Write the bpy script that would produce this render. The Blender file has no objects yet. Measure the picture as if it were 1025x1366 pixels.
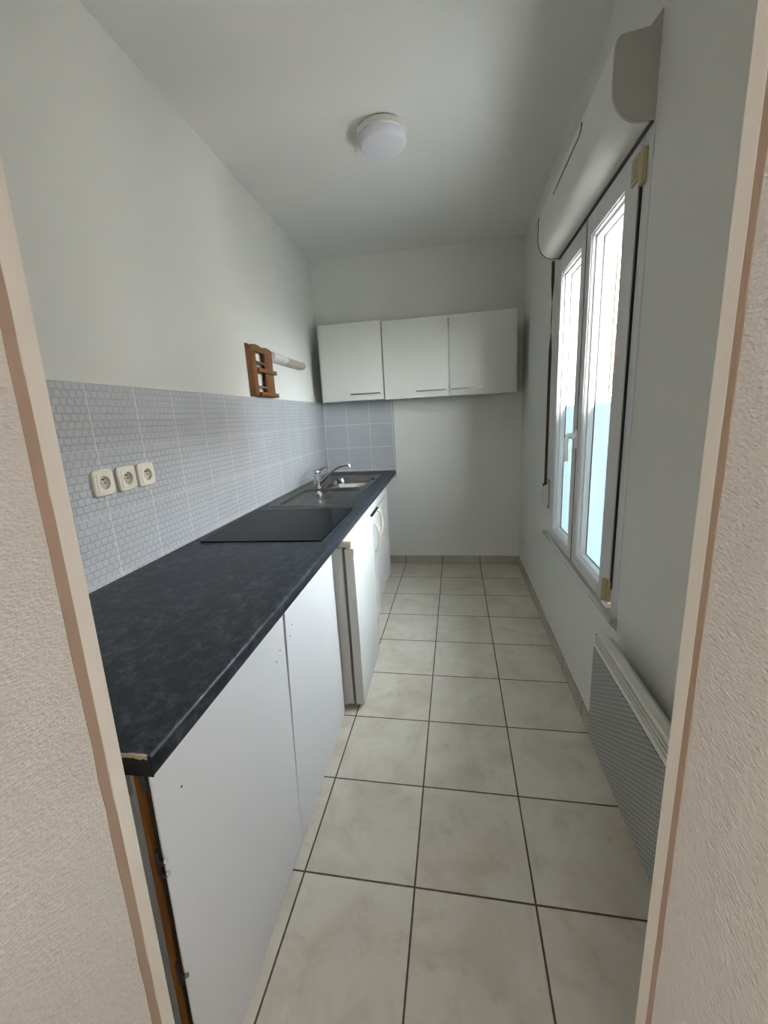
import bpy, bmesh, math, random
from mathutils import Matrix, Vector
random.seed(7)
PI = math.pi
SC = bpy.context.scene
COL = SC.collection

# ------------------------------------------------------------------ camera
cd = bpy.data.cameras.new('camera')
cam = bpy.data.objects.new('camera', cd)
COL.objects.link(cam)
RIGHT = Vector((0.9845823, 0.1664763, -0.0536974))
UP = Vector((0.0140622, 0.2306554, 0.9729339))
FWD = Vector((-0.1743561, 0.9586885, -0.2247582))
m = Matrix((RIGHT, UP, -FWD)).transposed().to_4x4()
m.translation = Vector((1.15649, 0.0, 1.33050))
cam.matrix_world = m
cd.sensor_fit = 'HORIZONTAL'
cd.sensor_width = 36.0
cd.lens = 549.357 * 36.0 / 1025.0
cd.clip_start = 0.02
cd.clip_end = 300
SC.camera = cam

# ------------------------------------------------------------------ view, world, light
SC.view_settings.view_transform = 'Standard'
SC.view_settings.look = 'None'
SC.view_settings.gamma = 1
SC.view_settings.use_curve_mapping = False
SC.view_settings.exposure = 0.22
SC.cycles.use_denoising = True
SC.cycles.max_bounces = 14
SC.cycles.diffuse_bounces = 9
SC.cycles.transmission_bounces = 10
SC.cycles.transparent_max_bounces = 16
SC.cycles.sample_clamp_indirect = 8
w = bpy.data.worlds.new('overcast sky')
SC.world = w
w.use_nodes = True
wn = w.node_tree
bg = wn.nodes['Background']
tcw = wn.nodes.new('ShaderNodeTexCoord')
sepw = wn.nodes.new('ShaderNodeSeparateXYZ')
rmp = wn.nodes.new('ShaderNodeValToRGB')
rmp.color_ramp.elements[0].position = 0.45
rmp.color_ramp.elements[0].color = (0.50, 0.50, 0.48, 1)      # dull ground light below the horizon
rmp.color_ramp.elements[1].position = 0.53
rmp.color_ramp.elements[1].color = (0.94, 0.97, 1.0, 1)
mr = wn.nodes.new('ShaderNodeMapRange')
mr.inputs[1].default_value = -1
mr.inputs[2].default_value = 1
wn.links.new(tcw.outputs['Generated'], sepw.inputs[0])
wn.links.new(sepw.outputs['Z'], mr.inputs[0])
wn.links.new(mr.outputs[0], rmp.inputs[0])
wn.links.new(rmp.outputs[0], bg.inputs['Color'])
bg.inputs['Strength'].default_value = 60.0

# added warm fill light in the unseen hallway, brightens the door reveals
hl = bpy.data.lights.new('hallway_fill_light', 'AREA')
hl.shape = 'DISK'
hl.size = 0.5
hl.energy = 6
hl.color = (1.0, 0.965, 0.925)
ho = bpy.data.objects.new('hallway_fill_light', hl)
COL.objects.link(ho)
ho.location = (1.0, -1.3, 2.42)

for hx, hy, en in ((1.98, -0.55, 9.5), (0.02, -0.55, 10.5)):      # two unseen fill lights added behind the camera to brighten the door reveals
    sl = bpy.data.lights.new('reveal_fill_light', 'POINT')
    sl.shadow_soft_size = 0.09
    sl.energy = en
    sl.color = (1.0, 0.95, 0.895)
    slo = bpy.data.objects.new('reveal_fill_light', sl)
    COL.objects.link(slo)
    slo.location = (hx, hy, 1.95)

# ------------------------------------------------------------------ measures
YB = 3.60740
XW = 1.690
H = 2.598
TH = 0.025705
FL = Matrix.Translation((0, YB, 0)) @ Matrix.Rotation(TH, 4, 'Z')    # left wall frame: x off the wall, y towards the back (0 = back corner)
FW = Matrix.Identity(4)
ORG = {}

# ------------------------------------------------------------------ mesh helpers
def nb():
    return bmesh.new()

def merge(bm, tmp):
    me = bpy.data.meshes.new('tmp')
    tmp.to_mesh(me)
    tmp.free()
    bm.from_mesh(me)
    bpy.data.meshes.remove(me)
    return bm

def box(bm, x0, x1, y0, y1, z0, z1, bev=0.0, seg=2):
    t = bmesh.new()
    bmesh.ops.create_cube(t, size=1)
    for v in t.verts:
        v.co = Vector(((x0 + x1) / 2 + v.co.x * (x1 - x0), (y0 + y1) / 2 + v.co.y * (y1 - y0), (z0 + z1) / 2 + v.co.z * (z1 - z0)))
    if bev > 0:
        bmesh.ops.bevel(t, geom=t.edges[:], offset=bev, segments=seg, affect='EDGES', profile=0.6, clamp_overlap=True)
    return merge(bm, t)

def hexa(bm, c8, bev=0.0):
    """8 corners: bottom loop of 4, then top loop of 4."""
    t = bmesh.new()
    v = [t.verts.new(c) for c in c8]
    for f in ((3, 2, 1, 0), (4, 5, 6, 7), (0, 1, 5, 4), (1, 2, 6, 5), (2, 3, 7, 6), (3, 0, 4, 7)):
        t.faces.new([v[i] for i in f])
    bmesh.ops.recalc_face_normals(t, faces=t.faces[:])
    if bev > 0:
        bmesh.ops.bevel(t, geom=t.edges[:], offset=bev, segments=2, affect='EDGES', clamp_overlap=True)
    return merge(bm, t)

def prism(bm, pts, a0, a1, axis='y', bev=0.0):
    """extrude a 2D outline along an axis. y: pts=(x,z); x: pts=(y,z); z: pts=(x,y)"""
    t = bmesh.new()
    def P(p, a):
        return {'y': (p[0], a, p[1]), 'x': (a, p[0], p[1]), 'z': (p[0], p[1], a)}[axis]
    A = [t.verts.new(P(p, a0)) for p in pts]
    B = [t.verts.new(P(p, a1)) for p in pts]
    n = len(pts)
    t.faces.new(A)
    t.faces.new(B[::-1])
    for i in range(n):
        t.faces.new((A[i], B[i], B[(i + 1) % n], A[(i + 1) % n]))
    bmesh.ops.recalc_face_normals(t, faces=t.faces[:])
    if bev > 0:
        bmesh.ops.bevel(t, geom=t.edges[:], offset=bev, segments=2, affect='EDGES', clamp_overlap=True)
    return merge(bm, t)

def lathe(bm, prof, c=(0, 0, 0), axis='z', seg=48):
    """prof: list of (radius, height)"""
    t = bmesh.new()
    rings = []
    for r, h in prof:
        ring = []
        if r < 1e-6:
            ring = [t.verts.new((0, 0, h))]
        else:
            for k in range(seg):
                a = 2 * PI * k / seg
                ring.append(t.verts.new((r * math.cos(a), r * math.sin(a), h)))
        rings.append(ring)
    for A, B in zip(rings, rings[1:]):
        if len(A) == 1 and len(B) == 1:
            continue
        for k in range(seg):
            k2 = (k + 1) % seg
            if len(A) == 1:
                t.faces.new((A[0], B[k], B[k2]))
            elif len(B) == 1:
                t.faces.new((A[k], B[0], A[k2]))
            else:
                t.faces.new((A[k], B[k], B[k2], A[k2]))
    for R_ in (rings[0], rings[-1]):
        if len(R_) > 1:
            t.faces.new(R_)
    bmesh.ops.recalc_face_normals(t, faces=t.faces[:])
    if axis == 'x':
        bmesh.ops.rotate(t, verts=t.verts[:], cent=(0, 0, 0), matrix=Matrix.Rotation(PI / 2, 3, 'Y'))
    elif axis == 'y':
        bmesh.ops.rotate(t, verts=t.verts[:], cent=(0, 0, 0), matrix=Matrix.Rotation(-PI / 2, 3, 'X'))
    bmesh.ops.translate(t, verts=t.verts[:], vec=c)
    return merge(bm, t)

def smooth_path(pts, n=8):
    P = [Vector(p) for p in pts]
    P = [P[0] * 2 - P[1]] + P + [P[-1] * 2 - P[-2]]
    out = []
    for i in range(1, len(P) - 2):
        for k in range(n):
            t = k / n
            a, b, c, d = P[i - 1:i + 3]
            out.append(0.5 * ((2 * b) + (c - a) * t + (2 * a - 5 * b + 4 * c - d) * t * t + (3 * b - a - 3 * c + d) * t ** 3))
    out.append(P[-2])
    return out

def tube(bm, pts, r, seg=12, ry=None, up=(0, 0, 1)):
    """tube along points; r may be a list; ry flattens the section"""
    t = bmesh.new()
    pts = [Vector(p) for p in pts]
    n = len(pts)
    rings = []
    prev = Vector(up)
    for i, p in enumerate(pts):
        d = (pts[min(i + 1, n - 1)] - pts[max(i - 1, 0)]).normalized()
        u = prev - d * prev.dot(d)
        if u.length < 1e-4:
            u = Vector((1, 0, 0)) - d * d.x
        u.normalize()
        prev = u
        s = d.cross(u)
        rr = r[i] if isinstance(r, (list, tuple)) else r
        r2 = rr if ry is None else ry
        rings.append([t.verts.new(p + u * rr * math.cos(2 * PI * k / seg) + s * r2 * math.sin(2 * PI * k / seg)) for k in range(seg)])
    for A, B in zip(rings, rings[1:]):
        for k in range(seg):
            t.faces.new((A[k], A[(k + 1) % seg], B[(k + 1) % seg], B[k]))
    t.faces.new(rings[0])
    t.faces.new(rings[-1])
    bmesh.ops.recalc_face_normals(t, faces=t.faces[:])
    return merge(bm, t)

def rounded_rect(y0, y1, z0, z1, r, n=6):
    out = []
    for cx, cz, a in ((y1 - r, z1 - r, 0), (y0 + r, z1 - r, PI / 2), (y0 + r, z0 + r, PI), (y1 - r, z0 + r, 1.5 * PI)):
        for k in range(n + 1):
            b = a + PI / 2 * k / n
            out.append((cx + r * math.cos(b), cz + r * math.sin(b)))
    return out

# ------------------------------------------------------------------ object helpers
def link_mesh(name, bm, mat, smooth):
    me = bpy.data.meshes.new(name)
    bm.to_mesh(me)
    bm.free()
    me.materials.append(mat)
    if smooth:
        for p in me.polygons:
            p.use_smooth = True
        me.set_sharp_from_angle(angle=math.radians(38))
    o = bpy.data.objects.new(name, me)
    COL.objects.link(o)
    return o

def root_of(o):
    while o.parent:
        o = o.parent
    return o

def part(name, bm, mat, parent, smooth=True, label=None):
    org = ORG[root_of(parent).name]
    bmesh.ops.translate(bm, verts=bm.verts[:], vec=-Vector(org))
    o = link_mesh(name, bm, mat, smooth)
    o.parent = parent
    if label:
        o['label'] = label
    return o

def setp(o, label=None, cat=None, group=None, kind=None):
    if label: o['label'] = label
    if cat: o['category'] = cat
    if group: o['group'] = group
    if kind: o['kind'] = kind
    return o

def thing(name, org, label=None, cat=None, F=FW, group=None, kind=None):
    o = bpy.data.objects.new(name, None)
    COL.objects.link(o)
    o.empty_display_size = 0.05
    ORG[o.name] = org
    o.matrix_world = F @ Matrix.Translation(org)
    return setp(o, label, cat, group, kind)

def solo(name, bm, mat, org, label=None, cat=None, F=FW, group=None, kind=None, smooth=True):
    bmesh.ops.translate(bm, verts=bm.verts[:], vec=-Vector(org))
    o = link_mesh(name, bm, mat, smooth)
    o.matrix_world = F @ Matrix.Translation(org)
    ORG[o.name] = org
    return setp(o, label, cat, group, kind)

def struct(name, bm, mat, F=FW, smooth=False, org=(0, 0, 0)):
    return solo(name, bm, mat, org, F=F, kind='structure', smooth=smooth)

# ------------------------------------------------------------------ materials
def srgb(r, g, b):
    f = lambda c: (c / 255 / 12.92) if c / 255 <= 0.04045 else ((c / 255 + 0.055) / 1.055) ** 2.4
    return (f(r), f(g), f(b), 1)

class NT:
    def __init__(s, name):
        s.m = bpy.data.materials.new(name)
        s.m.use_nodes = True
        s.t = s.m.node_tree
        s.b = s.t.nodes['Principled BSDF']
    def n(s, typ, **kw):
        nd = s.t.nodes.new(typ)
        for k, v in kw.items():
            setattr(nd, k, v)
        return nd
    def l(s, a, b):
        s.t.links.new(a, b)
    def val(s, sock, v):
        if isinstance(v, (int, float)):
            sock.default_value = v
        else:
            s.l(v, sock)
    def math(s, op, a, b=0.0, c=0.0):
        nd = s.n('ShaderNodeMath', operation=op)
        s.val(nd.inputs[0], a)
        s.val(nd.inputs[1], b)
        s.val(nd.inputs[2], c)
        return nd.outputs[0]
    def mix(s, fac, a, b, blend='MIX'):
        nd = s.n('ShaderNodeMix', data_type='RGBA', blend_type=blend)
        s.val(nd.inputs[0], fac)
        for i, v in ((6, a), (7, b)):
            if isinstance(v, tuple):
                nd.inputs[i].default_value = v
            else:
                s.l(v, nd.inputs[i])
        return nd.outputs[2]
    def coords(s):
        tc = s.n('ShaderNodeTexCoord')
        sp = s.n('ShaderNodeSeparateXYZ')
        s.l(tc.outputs['Object'], sp.inputs[0])
        return tc.outputs['Object'], sp.outputs
    def noise(s, vec, scale, detail=4, rough=0.55, dist=0.0):
        nd = s.n('ShaderNodeTexNoise')
        nd.inputs['Scale'].default_value = scale
        nd.inputs['Detail'].default_value = detail
        nd.inputs['Roughness'].default_value = rough
        nd.inputs['Distortion'].default_value = dist
        s.l(vec, nd.inputs['Vector'])
        return nd.outputs['Fac']
    def ramp(s, fac, stops):
        nd = s.n('ShaderNodeValToRGB')
        e = nd.color_ramp.elements
        while len(e) < len(stops):
            e.new(0.5)
        for i, (p, c) in enumerate(stops):
            e[i].position = p
            e[i].color = c if isinstance(c, tuple) else (c, c, c, 1)
        s.l(fac, nd.inputs[0])
        return nd.outputs[0]
    def bump(s, h, strength, dist):
        nd = s.n('ShaderNodeBump')
        nd.inputs['Strength'].default_value = strength
        nd.inputs['Distance'].default_value = dist
        s.val(nd.inputs['Height'], h)
        s.l(nd.outputs[0], s.b.inputs['Normal'])
    def edge(s, c, off, pitch):
        """distance in metres to the nearest grid line, and the cell number"""
        u = s.math('DIVIDE', s.math('SUBTRACT', c, off), pitch)
        fl = s.math('FLOOR', u)
        f = s.math('SUBTRACT', u, fl)
        d = s.math('MULTIPLY', s.math('MINIMUM', f, s.math('SUBTRACT', 1.0, f)), pitch)
        return d, fl
    def sstep(s, v, a, b):
        nd = s.n('ShaderNodeMapRange', interpolation_type='SMOOTHSTEP')
        s.val(nd.inputs[0], v)
        nd.inputs[1].default_value = a
        nd.inputs[2].default_value = b
        return nd.outputs[0]

def simple(name, col, rough=0.5, metal=0.0, bscale=0, bstr=0.1, bdist=0.001, spec=None, coat=0, var=0.0):
    s = NT(name)
    s.b.inputs['Base Color'].default_value = col
    s.b.inputs['Roughness'].default_value = rough
    s.b.inputs['Metallic'].default_value = metal
    if spec is not None:
        s.b.inputs['Specular IOR Level'].default_value = spec
    if coat:
        s.b.inputs['Coat Weight'].default_value = coat
    v, sp = s.coords()
    if bscale:
        s.bump(s.noise(v, bscale, 3), bstr, bdist)
    if var:
        nz = s.noise(v, 3.0, 5)
        dark = tuple(c * (1 - var) for c in col[:3]) + (1,)
        s.l(s.mix(nz, dark, col), s.b.inputs['Base Color'])
    return s.m

def wall_paint(name, col, strength=0.35):
    s = NT(name)
    v, sp = s.coords()
    n1 = s.noise(v, 2.2, 4)
    c2 = tuple(c * 0.95 for c in col[:3]) + (1,)
    s.l(s.mix(n1, c2, col), s.b.inputs['Base Color'])
    s.b.inputs['Roughness'].default_value = 0.62
    s.b.inputs['Specular IOR Level'].default_value = 0.25
    h = s.math('ADD', s.noise(v, 260, 3), s.math('MULTIPLY', s.noise(v, 45, 3), 0.8))
    s.bump(h, strength, 0.0012)
    return s.m

def wallpaper(name, col):
    s = NT(name)
    v, sp = s.coords()
    vo = s.n('ShaderNodeTexVoronoi')
    mp = s.n('ShaderNodeMapping')
    mp.inputs['Scale'].default_value = (1, 1.0, 2.2)
    s.l(v, mp.inputs[0])
    s.l(mp.outputs[0], vo.inputs['Vector'])
    vo.inputs['Scale'].default_value = 170
    h = s.math('ADD', vo.outputs['Distance'], s.noise(v, 320, 3))
    s.bump(h, 0.8, 0.0022)
    n1 = s.noise(v, 5, 4)
    c2 = tuple(c * 0.93 for c in col[:3]) + (1,)
    s.l(s.mix(n1, c2, col), s.b.inputs['Base Color'])
    s.b.inputs['Roughness'].default_value = 0.75
    return s.m

def floor_tiles(name, x0, y0, pitch, gw=0.0026, floor_axis='xy', tone=None):
    s = NT(name)
    v, sp = s.coords()
    ax = {'xy': (0, 1), 'xz': (0, 2), 'yz': (1, 2)}[floor_axis]
    dx, cx = s.edge(sp[ax[0]], x0, pitch)
    if floor_axis == 'xy':
        dy, cy = s.edge(sp[ax[1]], y0, pitch)
        d = s.math('MINIMUM', dx, dy)
    else:
        d = dx
        cy = s.math('MULTIPLY', cx, 3.0)
    wob = s.math('MULTIPLY', s.math('SUBTRACT', s.noise(v, 60, 2), 0.5), 0.0012)
    d = s.math('ADD', d, wob)
    tile = s.sstep(d, gw * 0.8, gw * 1.25)
    comb = s.n('ShaderNodeCombineXYZ')
    s.l(cx, comb.inputs[0])
    s.l(cy, comb.inputs[1])
    wn_ = s.n('ShaderNodeTexWhiteNoise', noise_dimensions='2D')
    s.l(comb.outputs[0], wn_.inputs[0])
    off = s.n('ShaderNodeVectorMath', operation='MULTIPLY_ADD')
    s.l(wn_.outputs['Color'], off.inputs[0])
    off.inputs[1].default_value = (7, 7, 7)
    s.l(v, off.inputs[2])
    n1 = s.noise(off.outputs[0], 5.5, 6, 0.6, 0.6)
    n2 = s.noise(off.outputs[0], 16, 5, 0.65, 0.3)
    base = s.ramp(n1, [(0.30, srgb(196, 189, 176)), (0.52, srgb(213, 208, 198)), (0.72, srgb(221, 217, 209))])
    base = s.mix(s.ramp(n2, [(0.56, 0.0), (0.78, 0.45)]), base, srgb(168, 156, 136))
    base = s.mix(s.math('MULTIPLY', wn_.outputs['Value'], 0.10), base, srgb(180, 172, 158))
    # a few worn smudges with a shape of their own
    n3 = s.noise(v, 1.7, 5, 0.7, 1.2)
    base = s.mix(s.ramp(n3, [(0.60, 0.0), (0.75, 0.35)]), base, srgb(176, 160, 138))
    if tone:
        base = s.mix(1.0, base, tone, 'MULTIPLY')
    grout = s.mix(s.noise(v, 30, 3), srgb(74, 64, 56), srgb(96, 84, 74))
    s.l(s.mix(tile, grout, base), s.b.inputs['Base Color'])
    r = s.math('SUBTRACT', 0.85, s.math('MULTIPLY', tile, 0.43))
    s.l(r, s.b.inputs['Roughness'])
    s.bump(s.math('ADD', s.math('MULTIPLY', tile, 1.0), s.math('MULTIPLY', s.noise(v, 90, 3), 0.05)), 0.7, 0.002)
    return s.m

def wall_tiles(name, axis, a0, z0, pitch_a, pitch_z):
    """grey relief tiles: every 20 cm tile carries rows of small rounded bricks"""
    s = NT(name)
    v, sp = s.coords()
    a, z = sp[axis], sp[2]
    da, ca = s.edge(a, a0, pitch_a)
    dz, cz = s.edge(z, z0, pitch_z)
    d = s.math('MINIMUM', da, dz)
    tile = s.sstep(d, 0.0009, 0.0020)
    rows = pitch_z / 9.0
    dr, cr = s.edge(s.math('ADD', z, s.math('MULTIPLY', s.noise(v, 9, 2), 0.004)), z0, rows)
    odd = s.math('MULTIPLY', s.math('FLOORED_MODULO', cr, 2.0), 0.011)
    dc, cc = s.edge(s.math('ADD', s.math('ADD', a, odd), s.math('MULTIPLY', s.noise(v, 13, 2), 0.010)), a0, pitch_a / 8.0)
    brick = s.math('MULTIPLY', s.sstep(dr, 0.0, 0.0035), s.sstep(dc, 0.0, 0.0035))
    col = s.mix(s.noise(v, 7, 4), srgb(176, 180, 184), srgb(190, 194, 198))
    col = s.mix(s.math('MULTIPLY', s.math('SUBTRACT', 1.0, brick), 0.12), col, srgb(120, 122, 126))
    s.l(s.mix(tile, srgb(226, 225, 221), col), s.b.inputs['Base Color'])
    s.b.inputs['Roughness'].default_value = 0.27
    s.b.inputs['Specular IOR Level'].default_value = 0.7
    h = s.math('ADD', s.math('MULTIPLY', brick, 1.0), s.math('MULTIPLY', s.math('SUBTRACT', 1.0, tile), 0.4))
    s.bump(h, 0.75, 0.0020)
    return s.m

def laminate(name):
    s = NT(name)
    v, sp = s.coords()
    mp = s.n('ShaderNodeMapping')
    mp.inputs['Scale'].default_value = (1.0, 0.8, 1.0)
    s.l(v, mp.inputs[0])
    n1 = s.noise(mp.outputs[0], 34, 10, 0.78, 0.5)
    n2 = s.noise(mp.outputs[0], 5, 5, 0.6, 0.8)
    n3 = s.noise(v, 120, 4, 0.7)
    c = s.ramp(n1, [(0.38, srgb(12, 16, 21)), (0.50, srgb(36, 43, 52)), (0.62, srgb(74, 83, 96))])
    c = s.mix(s.ramp(n2, [(0.40, 0.0), (0.62, 0.55)]), c, srgb(26, 31, 38))
    c = s.mix(s.ramp(n3, [(0.55, 0.0), (0.75, 0.35)]), c, srgb(88, 97, 112))
    s.l(c, s.b.inputs['Base Color'])
    s.b.inputs['Roughness'].default_value = 0.40
    s.b.inputs['Specular IOR Level'].default_value = 0.30
    s.bump(s.noise(v, 240, 3), 0.25, 0.0008)
    return s.m

def wood(name, c1, c2, axis='z', rough=0.45):
    s = NT(name)
    v, sp = s.coords()
    mp = s.n('ShaderNodeMapping')
    sc = {'z': (40, 40, 4), 'y': (40, 4, 40), 'x': (4, 40, 40)}[axis]
    mp.inputs['Scale'].default_value = sc
    s.l(v, mp.inputs[0])
    n1 = s.noise(mp.outputs[0], 3, 5, 0.6, 0.5)
    s.l(s.ramp(n1, [(0.3, c1), (0.7, c2)]), s.b.inputs['Base Color'])
    s.b.inputs['Roughness'].default_value = rough
    s.bump(n1, 0.2, 0.0008)
    return s.m

def glass_clear(name):
    s = NT(name)
    s.t.nodes.remove(s.b)
    out = [n for n in s.t.nodes if n.type == 'OUTPUT_MATERIAL'][0]
    tr = s.n('ShaderNodeBsdfTransparent')
    tr.inputs[0].default_value = (0.95, 0.97, 0.97, 1)
    gl = s.n('ShaderNodeBsdfGlossy')
    gl.inputs['Roughness'].default_value = 0.0
    ge = s.n('ShaderNodeNewGeometry')
    dp = s.n('ShaderNodeVectorMath', operation='DOT_PRODUCT')
    s.l(ge.outputs['Normal'], dp.inputs[0])
    s.l(ge.outputs['Incoming'], dp.inputs[1])
    c1 = s.math('SUBTRACT', 1.0, s.math('ABSOLUTE', dp.outputs['Value']))
    fr = s.math('ADD', 0.03, s.math('MULTIPLY', s.math('POWER', c1, 5.0), 0.9))
    mx = s.n('ShaderNodeMixShader')
    s.l(fr, mx.inputs[0])
    s.l(tr.outputs[0], mx.inputs[1])
    s.l(gl.outputs[0], mx.inputs[2])
    s.l(mx.outputs[0], out.inputs[0])
    return s.m

def frosted(name, col):
    s = NT(name)
    s.t.nodes.remove(s.b)
    out = [n for n in s.t.nodes if n.type == 'OUTPUT_MATERIAL'][0]
    tl = s.n('ShaderNodeBsdfTranslucent')
    tl.inputs[0].default_value = col
    df = s.n('ShaderNodeBsdfDiffuse')
    df.inputs[0].default_value = col
    mx = s.n('ShaderNodeMixShader')
    mx.inputs[0].default_value = 0.12
    s.l(tl.outputs[0], mx.inputs[1])
    s.l(df.outputs[0], mx.inputs[2])
    s.l(mx.outputs[0], out.inputs[0])
    return s.m

def grille_mat(name):
    """fine pressed slots of the convector front"""
    s = NT(name)
    v, sp = s.coords()
    dz, cz = s.edge(sp[2], 0.0, 0.0075)
    odd = s.math('MULTIPLY', s.math('FLOORED_MODULO', cz, 2.0), 0.011)
    dy, cy = s.edge(s.math('ADD', sp[1], odd), 0.0, 0.022)
    bridge = s.sstep(dy, 0.0014, 0.0024)
    slot = s.math('MULTIPLY', s.sstep(dz, 0.0014, 0.0022), bridge)
    s.l(s.mix(slot, srgb(186, 187, 184), srgb(66, 67, 66)), s.b.inputs['Base Color'])
    s.b.inputs['Roughness'].default_value = 0.5
    s.bump(s.math('SUBTRACT', 1.0, slot), 0.6, 0.002)
    return s.m

M_wall = wall_paint('matt white wall paint', srgb(221, 222, 218))
M_ceil = wall_paint('white ceiling paint', srgb(236, 236, 234), 0.2)
M_paper = wallpaper('woven textured beige wallpaper', srgb(229, 224, 218))
M_reveal = wall_paint('cream reveal paint', srgb(237, 229, 219), 0.45)
M_seam = wall_paint('brownish dried seam', srgb(176, 150, 132), 0.6)
M_floor = floor_tiles('beige stone look floor tiles', 0.686, 3.2525, 0.335)
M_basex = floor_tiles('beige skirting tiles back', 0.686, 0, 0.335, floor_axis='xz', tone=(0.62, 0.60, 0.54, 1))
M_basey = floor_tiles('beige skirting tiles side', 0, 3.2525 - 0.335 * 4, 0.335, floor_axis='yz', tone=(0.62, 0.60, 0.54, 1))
M_tileL = wall_tiles('grey relief wall tiles left', 1, -2.0978, 1.0776, 0.2017, 0.2000)
M_tileB = wall_tiles('grey relief wall tiles back', 0, 0.013, 1.0776, 0.2017, 0.2000)
M_lam = laminate('dark slate blue laminate')
M_white = simple('white melamine', srgb(226, 227, 228), 0.38, bscale=180, bstr=0.08)
M_doorw = simple('white cabinet door laminate', srgb(230, 232, 237), 0.42, bscale=150, bstr=0.15, var=0.04)
M_cab = simple('white satin cabinet front', srgb(206, 207, 201), 0.35)
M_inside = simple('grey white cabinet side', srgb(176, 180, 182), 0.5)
M_frid = simple('white enamelled appliance', srgb(232, 236, 236), 0.25)
M_cream = simple('cream white plastic', srgb(232, 228, 212), 0.35)
M_pvc = simple('white pvc profile', srgb(214, 214, 216), 0.35)
M_bead = simple('bright white pvc bead', srgb(240, 240, 240), 0.3)
M_dark = simple('black gap shade', srgb(22, 22, 22), 0.7)
M_dim = simple('dark shadow gap filler', srgb(52, 50, 46), 0.8)
M_brass = simple('yellowed cream hinge cover', srgb(176, 166, 126), 0.4, bscale=90, bstr=0.2)
M_steel = simple('brushed stainless steel', srgb(134, 131, 124), 0.25, 1.0, bscale=400, bstr=0.05, bdist=0.0005)
M_chrome = simple('polished chrome', srgb(215, 216, 218), 0.08, 1.0)
M_nickel = simple('satin nickel handle', srgb(142, 142, 138), 0.4, 1.0)
M_hob = simple('black glass ceramic', srgb(6, 6, 7), 0.10, spec=0.05)
M_edge = wood('raw orange brown chipboard edge', srgb(128, 84, 38), srgb(166, 114, 58), 'z', 0.7)
M_darkedge = simple('dark brown raw board edge', srgb(44, 28, 16), 0.8)
M_rack = wood('varnished pine brown', srgb(84, 50, 20), srgb(116, 74, 34), 'z', 0.35)
M_ivory = simple('ivory socket plastic', srgb(232, 228, 214), 0.3)
M_ivoryd = simple('ivory socket recess', srgb(196, 190, 172), 0.4)
M_strap = simple('dark grey woven strap', srgb(74, 68, 64), 0.8, bscale=600, bstr=0.4)
M_shut = simple('painted shutter casing', srgb(214, 215, 211), 0.45, bscale=120, bstr=0.1)
M_rad = simple('white radiator enamel', srgb(216, 217, 212), 0.35)
M_grill = grille_mat('slotted grey radiator grille')
M_lamp = simple('opal lamp diffuser', srgb(226, 226, 234), 0.35)
M_lampb = simple('off white lamp base', srgb(212, 211, 204), 0.4)
M_rib = simple('grey ribbed diffuser', srgb(176, 168, 154), 0.35)
M_glass = glass_clear('clear window glass')
M_film = frosted('frosted privacy film', (0.205, 0.24, 0.25, 1))
M_render = wall_paint('taupe exterior render', srgb(108, 98, 82), 0.5)
M_house = simple('pale rendered facade', srgb(236, 226, 220), 0.8)
M_roof = simple('red clay roof tiles', srgb(150, 52, 42), 0.8, bscale=8, bstr=0.3, bdist=0.02)
M_pane = simple('dark blue grey house window', srgb(38, 44, 52), 0.2)
M_black = simple('near black hole shade', srgb(12, 12, 12), 0.8)

# ------------------------------------------------------------------ room shell
b = nb(); box(b, -0.35, 2.2, -2.3, 3.95, -0.06, 0.0)
struct('floor', b, M_floor)
b = nb(); box(b, -0.35, 2.2, 0.0, 3.95, H, H + 0.08)
struct('ceiling', b, M_ceil)
b = nb(); box(b, -0.14, 0.0, -3.45, 0.12, 0.0, H)
struct('wall_left', b, M_wall, F=FL)
b = nb(); box(b, -0.2, 2.2, YB, YB + 0.14, 0.0, H)
struct('wall_back', b, M_wall)
# right wall with the window opening
WY0, WY1, WZ0, WZ1 = 1.400, 2.410, 0.615, 2.055
b = nb()
XO = XW + 0.255
box(b, XW, XO, -0.05, WY0, 0.0, H)
box(b, XW, XO, WY1, YB + 0.001, 0.0, H)
box(b, XW, XO, WY0, WY1, 0.0, WZ0)
box(b, XW, XO, WY0, WY1, WZ1, H)
wr = struct('wall_right', b, M_wall)
# sand coloured outer reveal lining of the window opening
b = nb()
box(b, XW + 0.115, XO + 0.004, WY1 - 0.004, WY1 + 0.02, WZ0 - 0.02, WZ1 + 0.02)
box(b, XW + 0.115, XO + 0.004, WY0 - 0.02, WY0 + 0.004, WZ0 - 0.02, WZ1 + 0.02)
box(b, XW + 0.115, XO + 0.03, WY0, WY1, WZ0 - 0.02, WZ0 + 0.006)
box(b, XO, XO + 0.012, WY1 - 0.004, WY1 + 1.2, -0.3, 2.9)
box(b, XO, XO + 0.012, WY0 - 1.2, WY0 + 0.004, -0.3, 2.9)
struct('trim_1', b, M_render)

# doorway wall (kitchen side face at Y = 0.405): the left reveal leans a little
JY0, JY1 = 0.02, 0.405
lx = lambda z: 0.6655 + 0.0335 * z
b = nb()
hexa(b, [(-0.3, JY0, 0), (lx(0), JY0, 0), (lx(0), JY1, 0), (-0.3, JY1, 0),
         (-0.3, JY0, H), (lx(H), JY0, H), (lx(H), JY1, H), (-0.3, JY1, H)])
box(b, 1.372, 2.1, JY0, JY1, 0, H)
box(b, 0.60, 1.40, JY0 + 0.002, JY1 - 0.002, 2.16, H)
struct('wall_front', b, M_paper)
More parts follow.
